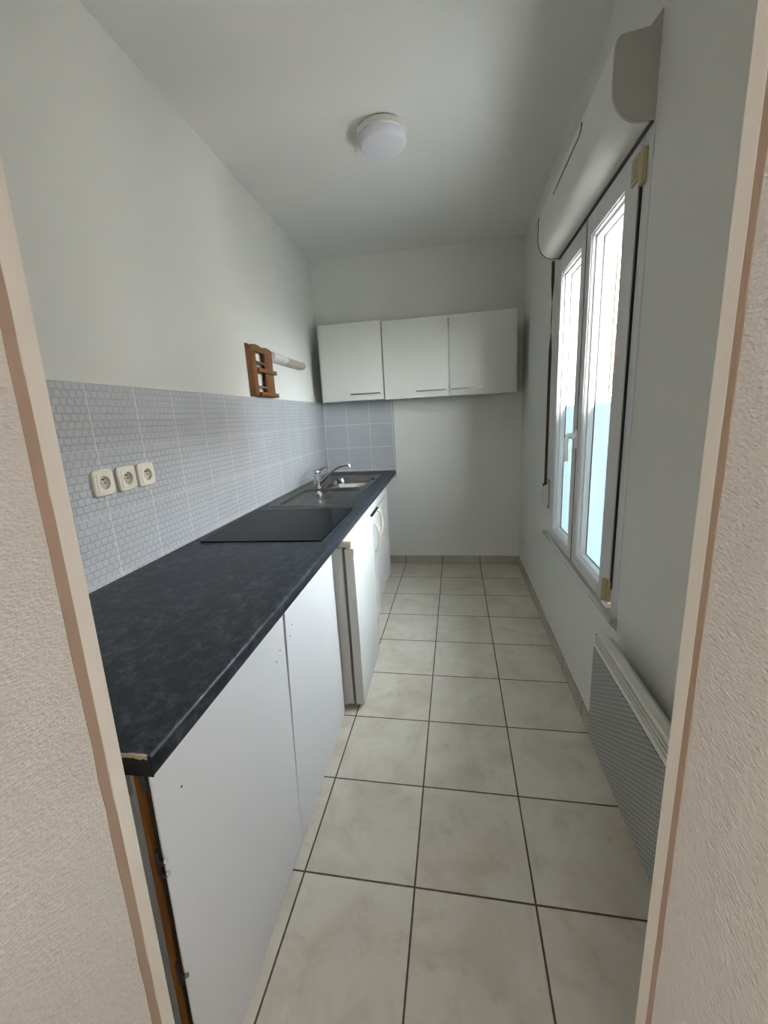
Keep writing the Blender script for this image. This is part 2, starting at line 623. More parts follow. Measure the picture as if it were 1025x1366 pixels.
# smooth cream corner strips of both reveals and the brown seam where the wallpaper ends
b = nb()
hexa(b, [(lx(0) - .02, JY1 - .022, 0), (lx(0) + .0012, JY1 - .022, 0), (lx(0) + .0012, JY1 + .0012, 0), (lx(0) - .02, JY1 + .0012, 0),
         (lx(2.16) - .02, JY1 - .022, 2.16), (lx(2.16) + .0012, JY1 - .022, 2.16), (lx(2.16) + .0012, JY1 + .0012, 2.16), (lx(2.16) - .02, JY1 + .0012, 2.16)], 0.0008)
struct('trim_2', b, M_reveal)
b = nb(); box(b, 1.3708, 1.39, JY1 - .020, JY1 + .0012, 0, 2.16, 0.0008)
struct('trim_3', b, M_reveal)
def seam(xf, y0, y1, sgn, rnd):
    t = nb()
    n = 46
    rows = []
    for i in range(n + 1):
        z = 2.16 * i / n
        a = y0 + rnd.uniform(-.0012, .0012)
        c = y1 + rnd.uniform(-.0012, .0012)
        x = xf(z)
        rows.append([t.verts.new((x - sgn * .004, a, z)), t.verts.new((x + sgn * .0009, a, z)), t.verts.new((x + sgn * .0009, c, z)), t.verts.new((x - sgn * .004, c, z))])
    for A, B in zip(rows, rows[1:]):
        for k in range(4):
            t.faces.new((A[k], A[(k + 1) % 4], B[(k + 1) % 4], B[k]))
    t.faces.new(rows[0]); t.faces.new(rows[-1])
    bmesh.ops.recalc_face_normals(t, faces=t.faces[:])
    return t
rnd = random.Random(3)
struct('trim_4', seam(lx, 0.369, 0.3835, 1, rnd), M_seam)
struct('trim_5', seam(lambda z: 1.372, 0.376, 0.3855, -1, rnd), M_seam)

# hallway behind the camera
b = nb()
box(b, -0.35, 2.2, -2.3, -2.2, 0, 2.5)
box(b, -0.35, -0.25, -2.3, 0.03, 0, 2.5)
box(b, 2.1, 2.2, -2.3, 0.03, 0, 2.5)
struct('wall_hallway', b, M_paper)
b = nb(); box(b, -0.35, 2.2, -2.3, 0.05, 2.5, 2.6)
struct('ceiling_hallway', b, M_ceil)

# skirting
b = nb(); box(b, 0.02, XW, YB - 0.008, YB + .001, 0.0, 0.070, 0.0012)
struct('baseboard_back', b, M_basex)
b = nb(); box(b, XW - 0.008, XW + .001, JY1, YB - 0.008, 0.0, 0.074, 0.0012)
struct('baseboard_right', b, M_basey)

# relief tile backsplashes
b = nb(); box(b, -0.001, 0.007, -3.19, -0.0005, 0.80, 1.4778, 0.0008)
struct('trim_6', b, M_tileL, F=FL)
b = nb(); box(b, 0.006, 0.632, YB - 0.008, YB + .001, 0.80, 1.470, 0.0008)
struct('trim_7', b, M_tileB)

# ------------------------------------------------------------------ window
win = thing('window_1', (XW, (WY0 + WY1) / 2, WZ0), kind='structure')
XG = XW + 0.032
b = nb()
fx0, fx1 = XW - 0.004, XW + 0.07
box(b, fx0, fx1, WY0, WY0 + 0.050, WZ0, WZ1, 0.002)
box(b, fx0, fx1, WY1 - 0.030, WY1, WZ0, WZ1, 0.002)
box(b, fx0, fx1, WY0 + .05, WY1 - .03, WZ0, WZ0 + 0.030, 0.002)
box(b, fx0, fx1, WY0 + .05, WY1 - .03, WZ1 - 0.030, WZ1, 0.002)
part('window_frame', b, M_pvc, win)
def sash(y0, y1, oy0, oy1, oz0, oz1, z0, z1, film_top):
    x0, x1 = XW - 0.012, XW + 0.060
    b = nb()
    box(b, x0, x1, y0, oy0, z0, z1, 0.002)
    box(b, x0, x1, oy1, y1, z0, z1, 0.002)
    box(b, x0, x1, oy0 - .001, oy1 + .001, z0, oz0, 0.002)
    box(b, x0, x1, oy0 - .001, oy1 + .001, oz1, z1, 0.002)
    s = part('window_sash', b, M_pvc, win)
    # stepped glazing beads
    b = nb()
    w1 = 0.010
    for (xa, xb, w_) in ((XW - 0.006, XW + 0.028, 0.006), (XW + 0.006, XW + 0.030, 0.016)):
        box(b, xa, xb, oy0, oy0 + w_, oz0, oz1, 0.0015)
        box(b, xa, xb, oy1 - w_, oy1, oz0, oz1, 0.0015)
        box(b, xa, xb, oy0 + w_ * .9, oy1 - w_ * .9, oz0, oz0 + w_, 0.0015)
        box(b, xa, xb, oy0 + w_ * .9, oy1 - w_ * .9, oz1 - w_, oz1, 0.0015)
    part('glazing_bead', b, M_bead, s)
    g = 0.016
    b = nb()
    for (a_, b_, c_, d_) in ((oy0 + g - .003, oy0 + g + .002, oz0 + g, oz1 - g), (oy1 - g - .002, oy1 - g + .003, oz0 + g, oz1 - g),
                             (oy0 + g, oy1 - g, oz0 + g - .003, oz0 + g + .002), (oy0 + g, oy1 - g, oz1 - g - .002, oz1 - g + .003)):
        box(b, XW + 0.029, XW + 0.0345, a_, b_, c_, d_)
    part('gasket', b, simple('dark glazing gasket', srgb(34, 34, 38), 0.6), s)
    b = nb(); box(b, XW + 0.034, XW + 0.038, oy0 + 0.004, oy1 - 0.004, oz0 + 0.004, oz1 - 0.004)
    part('window_pane', b, M_glass, s, smooth=False)
    b = nb(); box(b, XW + 0.0325, XW + 0.0335, oy0 + 0.018, oy1 - 0.018, oz0 + 0.018, film_top)
    part('frosted_film', b, M_film, s, smooth=False, label='pale blue frosted privacy film on the lower pane')
    return s
s_near = sash(1.462, 1.945, 1.560, 1.885, 0.670, 1.966, 0.628, 2.040, 1.338)
s_far = sash(1.947, 2.392, 2.015, 2.345, 0.668, 1.966, 0.628, 2.040, 1.336)
# black strip painting the shadow in the gap between near sash and frame
b = nb(); box(b, XW - 0.008, XW + 0.03, 1.4505, 1.4620, 0.70, 1.95)
part('gap_shade', b, M_dark, win, smooth=False, label='black strip for the shaded gap along the hinge side of the near sash')
b = nb(); box(b, XW - 0.0135, XW - 0.011, 1.9425, 1.9475, 0.63, 2.038)
part('meeting_seal', b, M_dim, win, smooth=False)
# hinge covers
b = nb()
box(b, XW - 0.017, XW - 0.004, 1.424, 1.452, 1.925, 2.012, 0.002)
box(b, XW - 0.0185, XW - 0.010, 1.450, 1.500, 1.943, 2.012, 0.002)
h1 = part('hinge', b, M_brass, win, label='yellowed plastic upper hinge cover')
b = nb(); box(b, XW - 0.0200, XW - 0.0180, 1.458, 1.4915, 1.955, 1.998)
part('hinge_panel', b, simple('yellowed inner hinge panel', srgb(168, 160, 122), 0.4), h1)
b = nb()
lathe(b, [(0.009, 0), (0.009, 0.078)], (XW - 0.020, 1.478, 0.650), 'z', 20)
box(b, XW - 0.014, XW - 0.004, 1.452, 1.490, 0.650, 0.728, 0.002)
h2 = part('hinge', b, M_brass, win, label='yellowed plastic lower hinge barrel')
b = nb(); box(b, XW - 0.022, XW - 0.004, 1.444, 1.492, 0.632, 0.648, 0.002)
part('hinge_bracket', b, M_bead, h2)
# espagnolette handle
b = nb(); box(b, XW - 0.022, XW - 0.011, 1.930, 1.960, 1.150, 1.232, 0.004, 3)
hd = part('window_handle', b, M_bead, win, label='white window handle hanging down')
b = nb()
lathe(b, [(0.013, 0), (0.013, 0.02)], (XW - 0.042, 1.945, 1.205), 'x', 20)
P = smooth_path([(XW - 0.030, 1.945, 1.205), (XW - 0.044, 1.945, 1.207), (XW - 0.053, 1.945, 1.196), (XW - 0.056, 1.945, 1.172), (XW - 0.054, 1.945, 1.135), (XW - 0.052, 1.945, 1.095)], 6)
tube(b, P, 0.0095, 14, ry=0.0075)
part('lever', b, M_bead, hd)
# outer guide rails of the roller shutter
b = nb()
box(b, XW + 0.070, XW + 0.115, WY1 - 0.030, WY1, WZ0, WZ1, 0.002)
box(b, XW + 0.070, XW + 0.115, WY0, WY0 + 0.030, WZ0, WZ1, 0.002)
box(b, XW + 0.070, XW + 0.115, WY0, WY1, WZ0, WZ0 + 0.02, 0.002)
part('shutter_rail', b, simple('pale grey shutter rail', srgb(196, 198, 198), 0.4), win)

# moulded ledge under the window
b = nb()
prism(b, [(XW + .001, 0.577), (XW - 0.002, 0.572), (XW - 0.026, 0.599), (XW - 0.027, 0.606), (XW - 0.020, 0.6145), (XW + .001, 0.6145)], 1.392, 2.52, 'y')
solo('window_ledge', b, simple('greyish white ledge paint', srgb(192, 193, 189), 0.5), (XW, 1.955, 0.577), 'thin white moulded ledge running along the wall under the white window', 'ledge')

# ------------------------------------------------------------------ roller shutter casing
RX = XW
sb = thing('shutter_casing', (XW, 1.92, 2.055), 'long white roller shutter casing with rounded front above the window', 'shutter casing')
prof = [(RX, 2.058), (RX - 0.035, 2.060)]
for k in range(1, 10):
    a = PI / 2 * k / 10
    prof.append((RX - 0.035 - 0.076 * math.sin(a), 2.060 + 0.085 * (1 - math.cos(a))))
prof += [(RX - 0.112, 2.150), (RX - 0.112, 2.235), (RX - 0.108, 2.252), (RX - 0.098, 2.262), (RX, 2.262)]
b = nb(); prism(b, prof, 1.414, 2.425, 'y')
part('casing', b, M_shut, sb)
b = nb(); prism(b, [(RX - (RX - x) * 0.985, 2.160 + (z - 2.160) * 0.985) for x, z in prof[:-1]] + [(RX - 0.028, 2.266), (RX, 2.300)], 1.408, 1.414, 'y')
part('end_cap', b, simple('grey shutter end cap', srgb(188, 189, 184), 0.55, var=0.08), sb, label='grey end cap facing the doorway')
b = nb(); prism(b, [(RX - (RX - x) * 1.03, 2.160 + (z - 2.160) * 1.02) for x, z in prof if z < 2.255], 2.425, 2.428, 'y')
part('end_seam', b, M_dim, sb, label='dark open seam around the far end')
b = nb(); box(b, XW - 0.013, XW - 0.003, 1.406, 2.424, 2.0520, 2.0580)
part('bottom_seal', b, simple('grey casing joint', srgb(92, 90, 84), 0.8), sb, smooth=False, label='dark joint between casing and window frame')
b = nb(); tube(b, smooth_path([(RX - 0.113, 1.69, 2.232), (RX - 0.1125, 1.71, 2.212), (RX - 0.1125, 1.80, 2.209), (RX - 0.1125, 2.10, 2.209)], 5), 0.0022, 8)
part('crack', b, M_dim, sb, label='thin dark open joint on the front')

# strap and winder
sw = thing('strap_winder', (XW, 2.50, 0.835), 'flat dark shutter strap running down beside the window to a round white winder', 'strap winder')
b = nb()
wp = []
for k in range(21):
    a = PI * k / 20
    wp.append((XW - 0.054 * math.sin(a), 0.835 + 0.066 * math.cos(a)))
prism(b, wp, 2.488, 2.512, 'y', 0.002)
wb = part('winder', b, M_shut, sw)
b = nb(); box(b, XW - 0.006, XW, 2.476, 2.524, 0.755, 0.925, 0.002)
part('mounting_plate', b, simple('grey winder plate', srgb(150, 150, 146), 0.5), sw)
b = nb()
rows = []
N = 60
for i in range(N + 1):
    t = i / N
    z = 0.888 + t * (2.075 - 0.888)
    tw = 0.25 + (1.35 * math.sin(PI * min(1, max(0, (t - 0.62) / 0.30))) if t > 0.62 else 0)
    y = 2.50 + 0.012 * t
    x = XW - 0.022 + 0.004 * t
    dx, dy = 0.0085 * math.cos(tw), 0.0085 * math.sin(tw)
    nx, ny = -0.0007 * math.sin(tw), 0.0007 * math.cos(tw)
    rows.append([b.verts.new((x + sx * dx + sn * nx, y + sx * dy + sn * ny, z)) for sx, sn in ((-1, -1), (1, -1), (1, 1), (-1, 1))])
for A, B in zip(rows, rows[1:]):
    for k in range(4):
        b.faces.new((A[k], A[(k + 1) % 4], B[(k + 1) % 4], B[k]))
b.faces.new(rows[0]); b.faces.new(rows[-1])
bmesh.ops.recalc_face_normals(b, faces=b.faces[:])
part('strap', b, M_strap, sw, label='dark flat woven strap with a twist')
b = nb(); box(b, XW - 0.034, XW - 0.010, 2.494, 2.518, 0.884, 0.900, 0.002)
part('strap_guide', b, M_dim, sw)

# small socket low on the right wall near the back corner
ws = thing('wall_plate', (XW, 3.34, 0.28), 'tiny blank white cover plate low on the right wall near the back corner', 'cover plate')
b = nb(); prism(b, rounded_rect(3.315, 3.375, 0.245, 0.315, 0.008), XW - 0.007, XW, 'x')
part('faceplate', b, M_shut, ws)
b = nb(); prism(b, rounded_rect(3.335, 3.355, 0.262, 0.298, 0.003), XW - 0.009, XW - .006, 'x')
part('insert', b, simple('greyish plate insert', srgb(176, 174, 168), 0.5), ws)

# ------------------------------------------------------------------ convector radiator
RY0, RY1 = 0.56, 1.335
rd = thing('radiator', (XW - 0.05, (RY0 + RY1) / 2, 0.19), 'white wall mounted electric convector with slotted grey front under the window', 'radiator')
b = nb()
pr_ = [(1.608, 0.192), (1.664, 0.185), (1.668, 0.545), (1.664, 0.566), (1.655, 0.576), (1.645, 0.580), (1.634, 0.600), (1.628, 0.608), (1.606, 0.610), (1.603, 0.606),
       (1.604, 0.598), (1.624, 0.594), (1.626, 0.566), (1.604, 0.560), (1.602, 0.552), (1.602, 0.200)]
prism(b, pr_, RY0, RY1, 'y')
part('casing', b, M_rad, rd)
b = nb(); box(b, 1.6003, 1.6025, RY0 + .002, RY1 - .002, 0.207, 0.546)
part('grille', b, M_grill, rd, smooth=False, label='grey front with rows of fine slots')
for z in (0.588, 0.574):
    b = nb()
    hexa(b, [(1.603, RY0 + .003, z - .003), (1.622, RY0 + .003, z - .001), (1.622, RY1 - .003, z - .001), (1.603, RY1 - .003, z - .003),
             (1.603, RY0 + .003, z + .001), (1.622, RY0 + .003, z + .003), (1.622, RY1 - .003, z + .003), (1.603, RY1 - .003, z + .001)])
    part('louvre', b, M_rad, rd)
b = nb(); box(b, 1.606, 1.622, RY1 - .003, RY1 + .0005, 0.562, 0.598)
part('end_slot', b, M_black, rd, smooth=False, label='black opening at the end of the outlet')
for y in (0.70, 1.20):
    b = nb(); box(b, 1.664, XW, y - .02, y + .02, 0.25, 0.50)
    part('wall_bracket', b, M_rad, rd)

# ------------------------------------------------------------------ ceiling lamp
LC = (0.846, 2.186)
cl = thing('ceiling_lamp', (LC[0], LC[1], H), 'round white flush ceiling lamp with opal diffuser, switched off', 'ceiling lamp')
b = nb(); lathe(b, [(0.100, H), (0.108, H - .004), (0.113, H - .008), (0.115, H - .032), (0.112, H - .036), (0.0, H - .036)], (LC[0], LC[1], 0), 'z', 64)
part('base', b, M_lampb, cl)
b = nb(); lathe(b, [(0.109, H - .035), (0.109, H - .050), (0.106, H - .060), (0.100, H - .067), (0.090, H - .071), (0.0, H - .073)], (LC[0], LC[1], 0), 'z', 64)
part('diffuser', b, M_lamp, cl)

# ------------------------------------------------------------------ worktop
WT0, WT1 = 0.828, 0.866
YN = -3.186
wk = thing('worktop', (0.3, -1.6, WT0), 'long dark slate blue laminate kitchen worktop along the left wall', 'worktop', F=FL)
b = nb()
SX0, SX1, SY0, SY1 = 0.085, 0.510, -1.425, -0.315
box(b, 0.008, 0.600, YN, SY0, WT0, WT1)
box(b, 0.008, 0.600, SY1, -0.006, WT0, WT1)
box(b, 0.008, SX0, SY0, SY1, WT0, WT1)
box(b, SX1, 0.600, SY0, SY1, WT0, WT1)
ep = [(0.598, WT0), (0.622, WT0), (0.6265, WT0 + .003), (0.628, WT0 + .008), (0.628, WT1 - .008), (0.6255, WT1 - .003), (0.620, WT1), (0.598, WT1)]
prism(b, ep, YN, -0.006, 'y')
part('slab', b, M_lam, wk)
b = nb()
rr = random.Random(5)
rows = []
n = 28
for i in range(n + 1):
    x = 0.46 + (0.622 - 0.46) * i / n
    dpt = 0.0045 + 0.0035 * rr.random() * (0.5 + abs(math.sin(i * .7)))
    rows.append([b.verts.new((x, YN - .0012, WT1 + .0002)), b.verts.new((x, YN - .0012, WT1 - dpt)), b.verts.new((x, YN + .001, WT1 - dpt)), b.verts.new((x, YN + .001 + .003 * rr.random(), WT1 + .0002))])
for A, B in zip(rows, rows[1:]):
    for k in range(4):
        b.faces.new((A[k], A[(k + 1) % 4], B[(k + 1) % 4], B[k]))
b.faces.new(rows[0]); b.faces.new(rows[-1])
bmesh.ops.recalc_face_normals(b, faces=b.faces[:])
part('chipped_edge', b, simple('chipped tan core', srgb(176, 160, 136), 0.8, bscale=120, bstr=0.5), wk, smooth=False, label='chipped pale edge at the near end')
b = nb(); box(b, 0.10, 0.6265, YN - .0010, YN + .001, WT0 + .001, WT1 - .001)
part('end_strip', b, simple('blackish rough worktop end', srgb(20, 20, 22), 0.75, bscale=90, bstr=0.5, var=0.4), wk, smooth=False, label='black raw end of the worktop')

# ------------------------------------------------------------------ hob
hb = thing('hob', (0.31, -1.84, WT1), 'frameless black glass hob set flat on the dark worktop', 'hob', F=FL)
b = nb(); prism(b, rounded_rect(0.055, 0.575, -2.135, -1.555, 0.004), WT1, WT1 + 0.005, 'z', 0.001)
part('glass_plate', b, M_hob, hb)

# ------------------------------------------------------------------ sink (pressed sheet as one height surface)
sk = thing('sink', (0.30, -0.87, WT1), 'stainless steel inset sink with one bowl and a long drainer', 'sink', F=FL)
sx0, sx1, sy0, sy1 = 0.052, 0.535, -1.470, -0.285
def ss(a, b_, v):
    t = min(1, max(0, (v - a) / (b_ - a)))
    return t * t * (3 - 2 * t)
def rrdist(x, y, x0, x1, y0, y1, r):
    cx, cy = (x0 + x1) / 2, (y0 + y1) / 2
    qx, qy = abs(x - cx) - (x1 - x0) / 2 + r, abs(y - cy) - (y1 - y0) / 2 + r
    return math.hypot(max(qx, 0), max(qy, 0)) + min(max(qx, qy), 0) - r       # negative inside
def hz(x, y):
    z = 0.0045
    e = min(x - sx0, sx1 - x, y - sy0, sy1 - y)
    z -= 0.0045 * (1 - ss(0.0, 0.006, e))
    d = rrdist(x, y, 0.205, 0.500, -0.885, -0.400, 0.06)
    z -= 0.150 * ss(0.0, 0.030, -d)
    if -d > 0.03:
        z -= 0.006 * (1 - min(1, math.hypot(x - .35, y + .64) / 0.2))
    d2 = rrdist(x, y, 0.105, 0.500, -1.430, -0.925, 0.035)
    z -= 0.010 * ss(0.0, 0.014, -d2)
    if -d2 > 0.02:
        z += 0.0022 * max(0, math.sin((x - 0.105) / 0.395 * PI * 10)) * ss(0.02, 0.05, -d2)
    return z
xs = [sx0 + (sx1 - sx0) * i / 110 for i in range(111)]
ys = [sy0 + (sy1 - sy0) * i / 200 for i in range(201)]
b = nb()
g = [[b.verts.new((x, y, WT1 + hz(x, y))) for y in ys] for x in xs]
for i in range(110):
    for j in range(200):
        b.faces.new((g[i][j], g[i + 1][j], g[i + 1][j + 1], g[i][j + 1]))
so = part('basin', b, M_steel, sk)
b = nb(); lathe(b, [(0.045, 0), (0.045, .003), (0.036, .004), (0.034, .001), (0, .001)], (0.35, -0.64, WT1 - 0.1505), 'z', 32)
part('strainer', b, M_chrome, sk)
b = nb(); lathe(b, [(0.014, 0), (0.014, .003), (0, .0035)], (0.512, -0.560, WT1 + 0.0044), 'z', 24)
part('waste_knob', b, M_black, sk, label='small black pop-up waste button')
b = nb(); lathe(b, [(0.012, 0), (0.012, .002), (0, .0025)], (0.4865, -0.86, WT1 + 0.002), 'z', 24)
part('overflow', b, M_black, sk, label='dark overflow hole at the bowl corner')

# faucet
FX, FY, FZ = 0.130, -0.905, WT1 + 0.0045
FX, FY = 0.155, -0.810
fc = thing('faucet', (FX, FY, FZ), 'chrome single lever mixer tap with long swan spout behind the sink bowl', 'faucet', F=FL)
b = nb(); lathe(b, [(0.033, 0), (0.033, .006), (0.028, .009), (0.028, .012), (0.027, .082), (0.025, .092), (0.025, .094)], (FX, FY, FZ), 'z', 40)
part('body', b, M_chrome, fc)
b = nb()
P = smooth_path([(FX + .016, FY, FZ + .024), (FX + .045, FY + .001, FZ + .046), (FX + .090, FY + .002, FZ + .086), (FX + .135, FY + .003, FZ + .120), (FX + .180, FY + .004, FZ + .139), (FX + .222, FY + .005, FZ + .145), (FX + .240, FY + .005, FZ + .144)], 6)
rad = [0.0115 - 0.003 * i / (len(P) - 1) for i in range(len(P))]
tube(b, P, rad, 16)
sp_ = part('spout', b, M_chrome, fc)
b = nb(); tube(b, [(FX + .234, FY + .005, FZ + .149), (FX + .238, FY + .005, FZ + .136), (FX + .239, FY + .005, FZ + .124)], [0.0095, 0.0115, 0.0115], 18, up=(1, 0, 0))
part('aerator', b, M_chrome, sp_)
b = nb()
lathe(b, [(0.0255, .094), (0.027, .098), (0.025, .112), (0.017, .120), (0, .122)], (FX, FY, FZ), 'z', 36)
tube(b, smooth_path([(FX + .004, FY + .006, FZ + .112), (FX + .030, FY + .050, FZ + .122), (FX + .052, FY + .100, FZ + .126)], 5), [0.010 - .0035 * i / 10 for i in range(11)], 14, ry=0.0065)
part('lever', b, M_chrome, fc)

# ------------------------------------------------------------------ near base cabinet
bc = thing('base_cabinet', (0.3, -2.6, 0), 'white double door base cabinet under the near end of the worktop, raw orange edge showing', 'cabinet', F=FL)
def slab(yb, yt, x0, x1, thick, z0, z1, bev=0):
    t = nb()
    hexa(t, [(x0, yb, z0), (x1, yb, z0), (x1, yb + thick, z0), (x0, yb + thick, z0), (x0, yt, z1), (x1, yt, z1), (x1, yt + thick, z1), (x0, yt + thick, z1)], bev)
    return t
part('side_panel', slab(-3.176, -3.150, 0.02, 0.5545, 0.018, 0.001, WT0 - .002), M_inside, bc, False, 'grey white side panel facing the doorway')
part('edge_strip', slab(-3.176, -3.150, 0.5547, 0.5570, 0.018, 0.001, WT0 - .002), M_edge, bc, False, 'raw orange brown chipboard edge')
b = nb(); box(b, 0.02, 0.555, -2.052, -2.034, 0.001, WT0 - .002)
part('side_panel', b, M_inside, bc, False)
b = nb(); box(b, 0.02, 0.545, -3.14, -2.053, 0.05, 0.068)
part('bottom_panel', b, M_inside, bc, False)
b = nb(); box(b, 0.012, 0.02, -3.14, -2.053, 0.001, WT0 - .004)
part('back_panel', b, M_inside, bc, False)
DX0, DX1 = 0.5715, 0.5800
def door(nb_, nt_, fb_, ft_, z0=0.004, z1=0.824):
    t = nb()
    hexa(t, [(DX0, nb_, z0), (DX1, nb_, z0), (DX1, fb_, z0), (DX0, fb_, z0), (DX0, nt_, z1), (DX1, nt_, z1), (DX1, ft_, z1), (DX0, ft_, z1)], 0.0008)
    return t
d1 = part('door', door(-3.1755, -3.146, -2.634, -2.576), M_doorw, bc, label='plain white near door')
b = nb()
hexa(b, [(DX0, -3.1765, 0.004), (DX1 - .002, -3.1765, 0.004), (DX1 - .002, -3.1745, 0.004), (DX0, -3.1745, 0.004),
         (DX0, -3.1472, 0.824), (DX1 - .002, -3.1472, 0.824), (DX1 - .002, -3.145, 0.824), (DX0, -3.145, 0.824)])
part('door_edge', b, M_darkedge, d1, smooth=False, label='dark brown raw door edge')
d2 = part('door', door(-2.6335, -2.560, -2.034, -2.034), M_doorw, bc, label='plain white far door')
# screw holes left by the handles
for dd, pts in ((d1, [(-2.625, .690), (-2.655, .672), (-3.085, .70)]), (d2, [(-2.52, .715), (-2.545, .69)])):
    for (y, z) in pts:
        b = nb(); lathe(b, [(0.0022, 0), (0.0022, .0006), (0, .0008)], (DX1, y, z), 'x', 10)
        part('screw_hole', b, M_black, dd)
# loose hinge plates on the raw edge, and the corner bracket
zs = [(0.775, 0), (0.605, 2), (0.355, 1)]
for z, ns in zs:
    yb_ = -3.176 + 0.026 * z / 0.826 + 0.014
    b = nb(); box(b, 0.557, 0.567, yb_ - .007, yb_ - .001, z - .024, z + .024, 0.0008)
    hp = part('hinge_plate', b, M_nickel, bc)
    for k in range(ns):
        zz = z + (0.016 if k == 0 else -0.010)
        b = nb(); tube(b, [(0.562, yb_ - .006, zz), (0.578, yb_ - .016, zz - .003), (0.588, yb_ - .016, zz + .006)], [0.0030, 0.0026, 0.0042], 10)
        part('screw', b, M_nickel, hp)
b = nb(); box(b, 0.514, 0.549, -3.1545, -3.1515, 0.752, 0.806, 0.0006)
cb = part('corner_bracket', b, simple('worn white metal bracket', srgb(168, 160, 150), 0.5, bscale=60, bstr=0.3, var=0.5), bc, label='worn metal corner bracket')
for (x, z) in ((0.528, 0.795), (0.535, 0.772), (0.530, 0.760)):
    b = nb(); lathe(b, [(0.005, -.0012), (0.005, .0005), (0, .0006)], (x, -3.1548, z), 'y', 14)
    part('screw_hole', b, M_darkedge, cb)

# ------------------------------------------------------------------ fridge
fg = thing('fridge', (0.33, -1.765, 0), 'small white under-counter fridge between the white doors and the sink cabinet', 'fridge', F=FL)
FY0, FY1 = -2.004, -1.535
b = nb(); box(b, 0.06, 0.618, FY0, FY1, 0.028, 0.795, 0.004)
part('body', b, M_frid, fg)
b = nb(); box(b, 0.60, 0.661, FY0 - .003, FY1 + .003, 0.797, 0.8255, 0.004)
part('top_trim', b, M_cream, fg)
b = nb(); box(b, 0.6175, 0.6300, FY0 + .006, FY1 - .006, 0.04, 0.785)
part('door_seal', b, simple('grey door seal', srgb(110, 108, 102), 0.7), fg, smooth=False)
b = nb(); box(b, 0.6295, 0.669, FY0 - .001, FY1, 0.028, 0.762, 0.004)
fd = part('door', b, M_frid, fg)
# sculpted cream top edge of the door with a shallow hand scoop
b = nb()
n = 24
rows = []
for i in range(n + 1):
    t = i / n
    y = FY0 - .001 + (FY1 - FY0 + .001) * t
    sc_ = math.sin(PI * min(1, max(0, (t - .12) / .76))) ** 0.7 if .12 < t < .88 else 0
    zt = 0.792 - 0.020 * sc_
    xo = 0.670
    rows.append([b.verts.new(c) for c in ((0.630, y, 0.7615), (xo, y, 0.7615), (xo, y, zt - .006), (xo - .005 - .012 * sc_, y, zt), (0.634, y, 0.790), (0.630, y, 0.790))])
for A, B in zip(rows, rows[1:]):
    for k in range(6):
        b.faces.new((A[k], A[(k + 1) % 6], B[(k + 1) % 6], B[k]))
b.faces.new(rows[0]); b.faces.new(rows[-1])
bmesh.ops.recalc_face_normals(b, faces=b.faces[:])
part('door_grip', b, M_cream, fd, label='cream scooped grip along the top of the door')
for y in (FY0 + .04, FY1 - .04):
    for x in (0.57, 0.10):
        b = nb(); lathe(b, [(0.014, 0), (0.017, .006), (0.012, .012), (0.009, .030)], (x, y, 0.0), 'z', 20)
        part('foot', b, M_cream, fg)

# ------------------------------------------------------------------ sink cabinet
sc2 = thing('sink_cabinet', (0.3, -0.95, 0), 'white sink base cabinet with two cream loop handles under the sink', 'cabinet', F=FL)
CY0, CY1 = -1.500, -0.445
for y in (CY0, CY1 - .016):
    b = nb(); box(b, 0.02, 0.578, y, y + .016, 0.0, WT0 - .002)
    part('side_panel', b, M_white, sc2, False)
b = nb(); box(b, 0.02, 0.572, CY0 + .016, CY1 - .016, 0.10, 0.116)
part('bottom_panel', b, M_white, sc2, False)
b = nb(); box(b, 0.010, 0.02, CY0, CY1, 0.0, WT0 - .004)
part('back_panel', b, M_white, sc2, False)
b = nb(); box(b, 0.535, 0.545, CY0 + .016, CY1 - .016, 0.0, 0.098)
part('plinth', b, M_white, sc2, False)
b = nb(); box(b, 0.579, 0.597, CY0, CY1, 0.742, WT0 - .003, 0.001)
part('top_rail', b, M_white, sc2, label='blank white rail above the doors')
b = nb(); box(b, 0.597, 0.6125, -1.20, -0.95, 0.7345, 0.7405)  # black strip stands in for the shaded gap above the doors
part('shadow_gap', b, M_black, sc2, smooth=False)
def loop_handle(x, y, zc, hgt, out):
    t = nb()
    P = smooth_path([(x - .002, y, zc - hgt / 2), (x + out * .55, y, zc - hgt * .40), (x + out * .95, y, zc - hgt * .15), (x + out, y, zc + hgt * .10), (x + out * .72, y, zc + hgt * .36), (x + out * .25, y, zc + hgt * .48), (x - .002, y, zc + hgt / 2)], 6)
    tube(t, P, 0.0050, 12, ry=0.0075, up=(0, 1, 0))
    lathe(t, [(0.009, -.001), (0.008, .004), (0, .005)], (x, y, zc - hgt / 2), 'x', 16)
    lathe(t, [(0.009, -.001), (0.008, .004), (0, .005)], (x, y, zc + hgt / 2), 'x', 16)
    return t
b = nb(); hexa(b, [(0.581, CY0 + .002, 0.055), (0.597, CY0 + .002, 0.055), (0.611, -1.105, 0.055), (0.595, -1.105, 0.055),
                   (0.581, CY0 + .002, 0.733), (0.597, CY0 + .002, 0.733), (0.611, -1.105, 0.733), (0.595, -1.105, 0.733)], 0.0008)
da = part('door', b, M_white, sc2, label='near door standing slightly ajar')
part('handle', loop_handle(0.6095, -1.160, 0.585, 0.190, 0.030), M_cream, da)
b = nb(); box(b, 0.580, 0.596, -1.099, CY1 - .03, 0.075, 0.733, 0.0008)
db_ = part('door', b, M_white, sc2, label='closed far door')
part('handle', loop_handle(0.596, -0.935, 0.620, 0.185, 0.032), M_cream, db_)
b = nb(); lathe(b, [(0.006, 0), (0.006, .001), (0, .0012)], (0.596, -0.72, 0.10), 'x', 14)
part('screw_cap', b, M_black, db_)
b = nb(); box(b, 0.578, 0.598, CY1 - .028, CY1, 0.05, 0.740, 0.0008)
part('filler_strip', b, M_white, sc2)

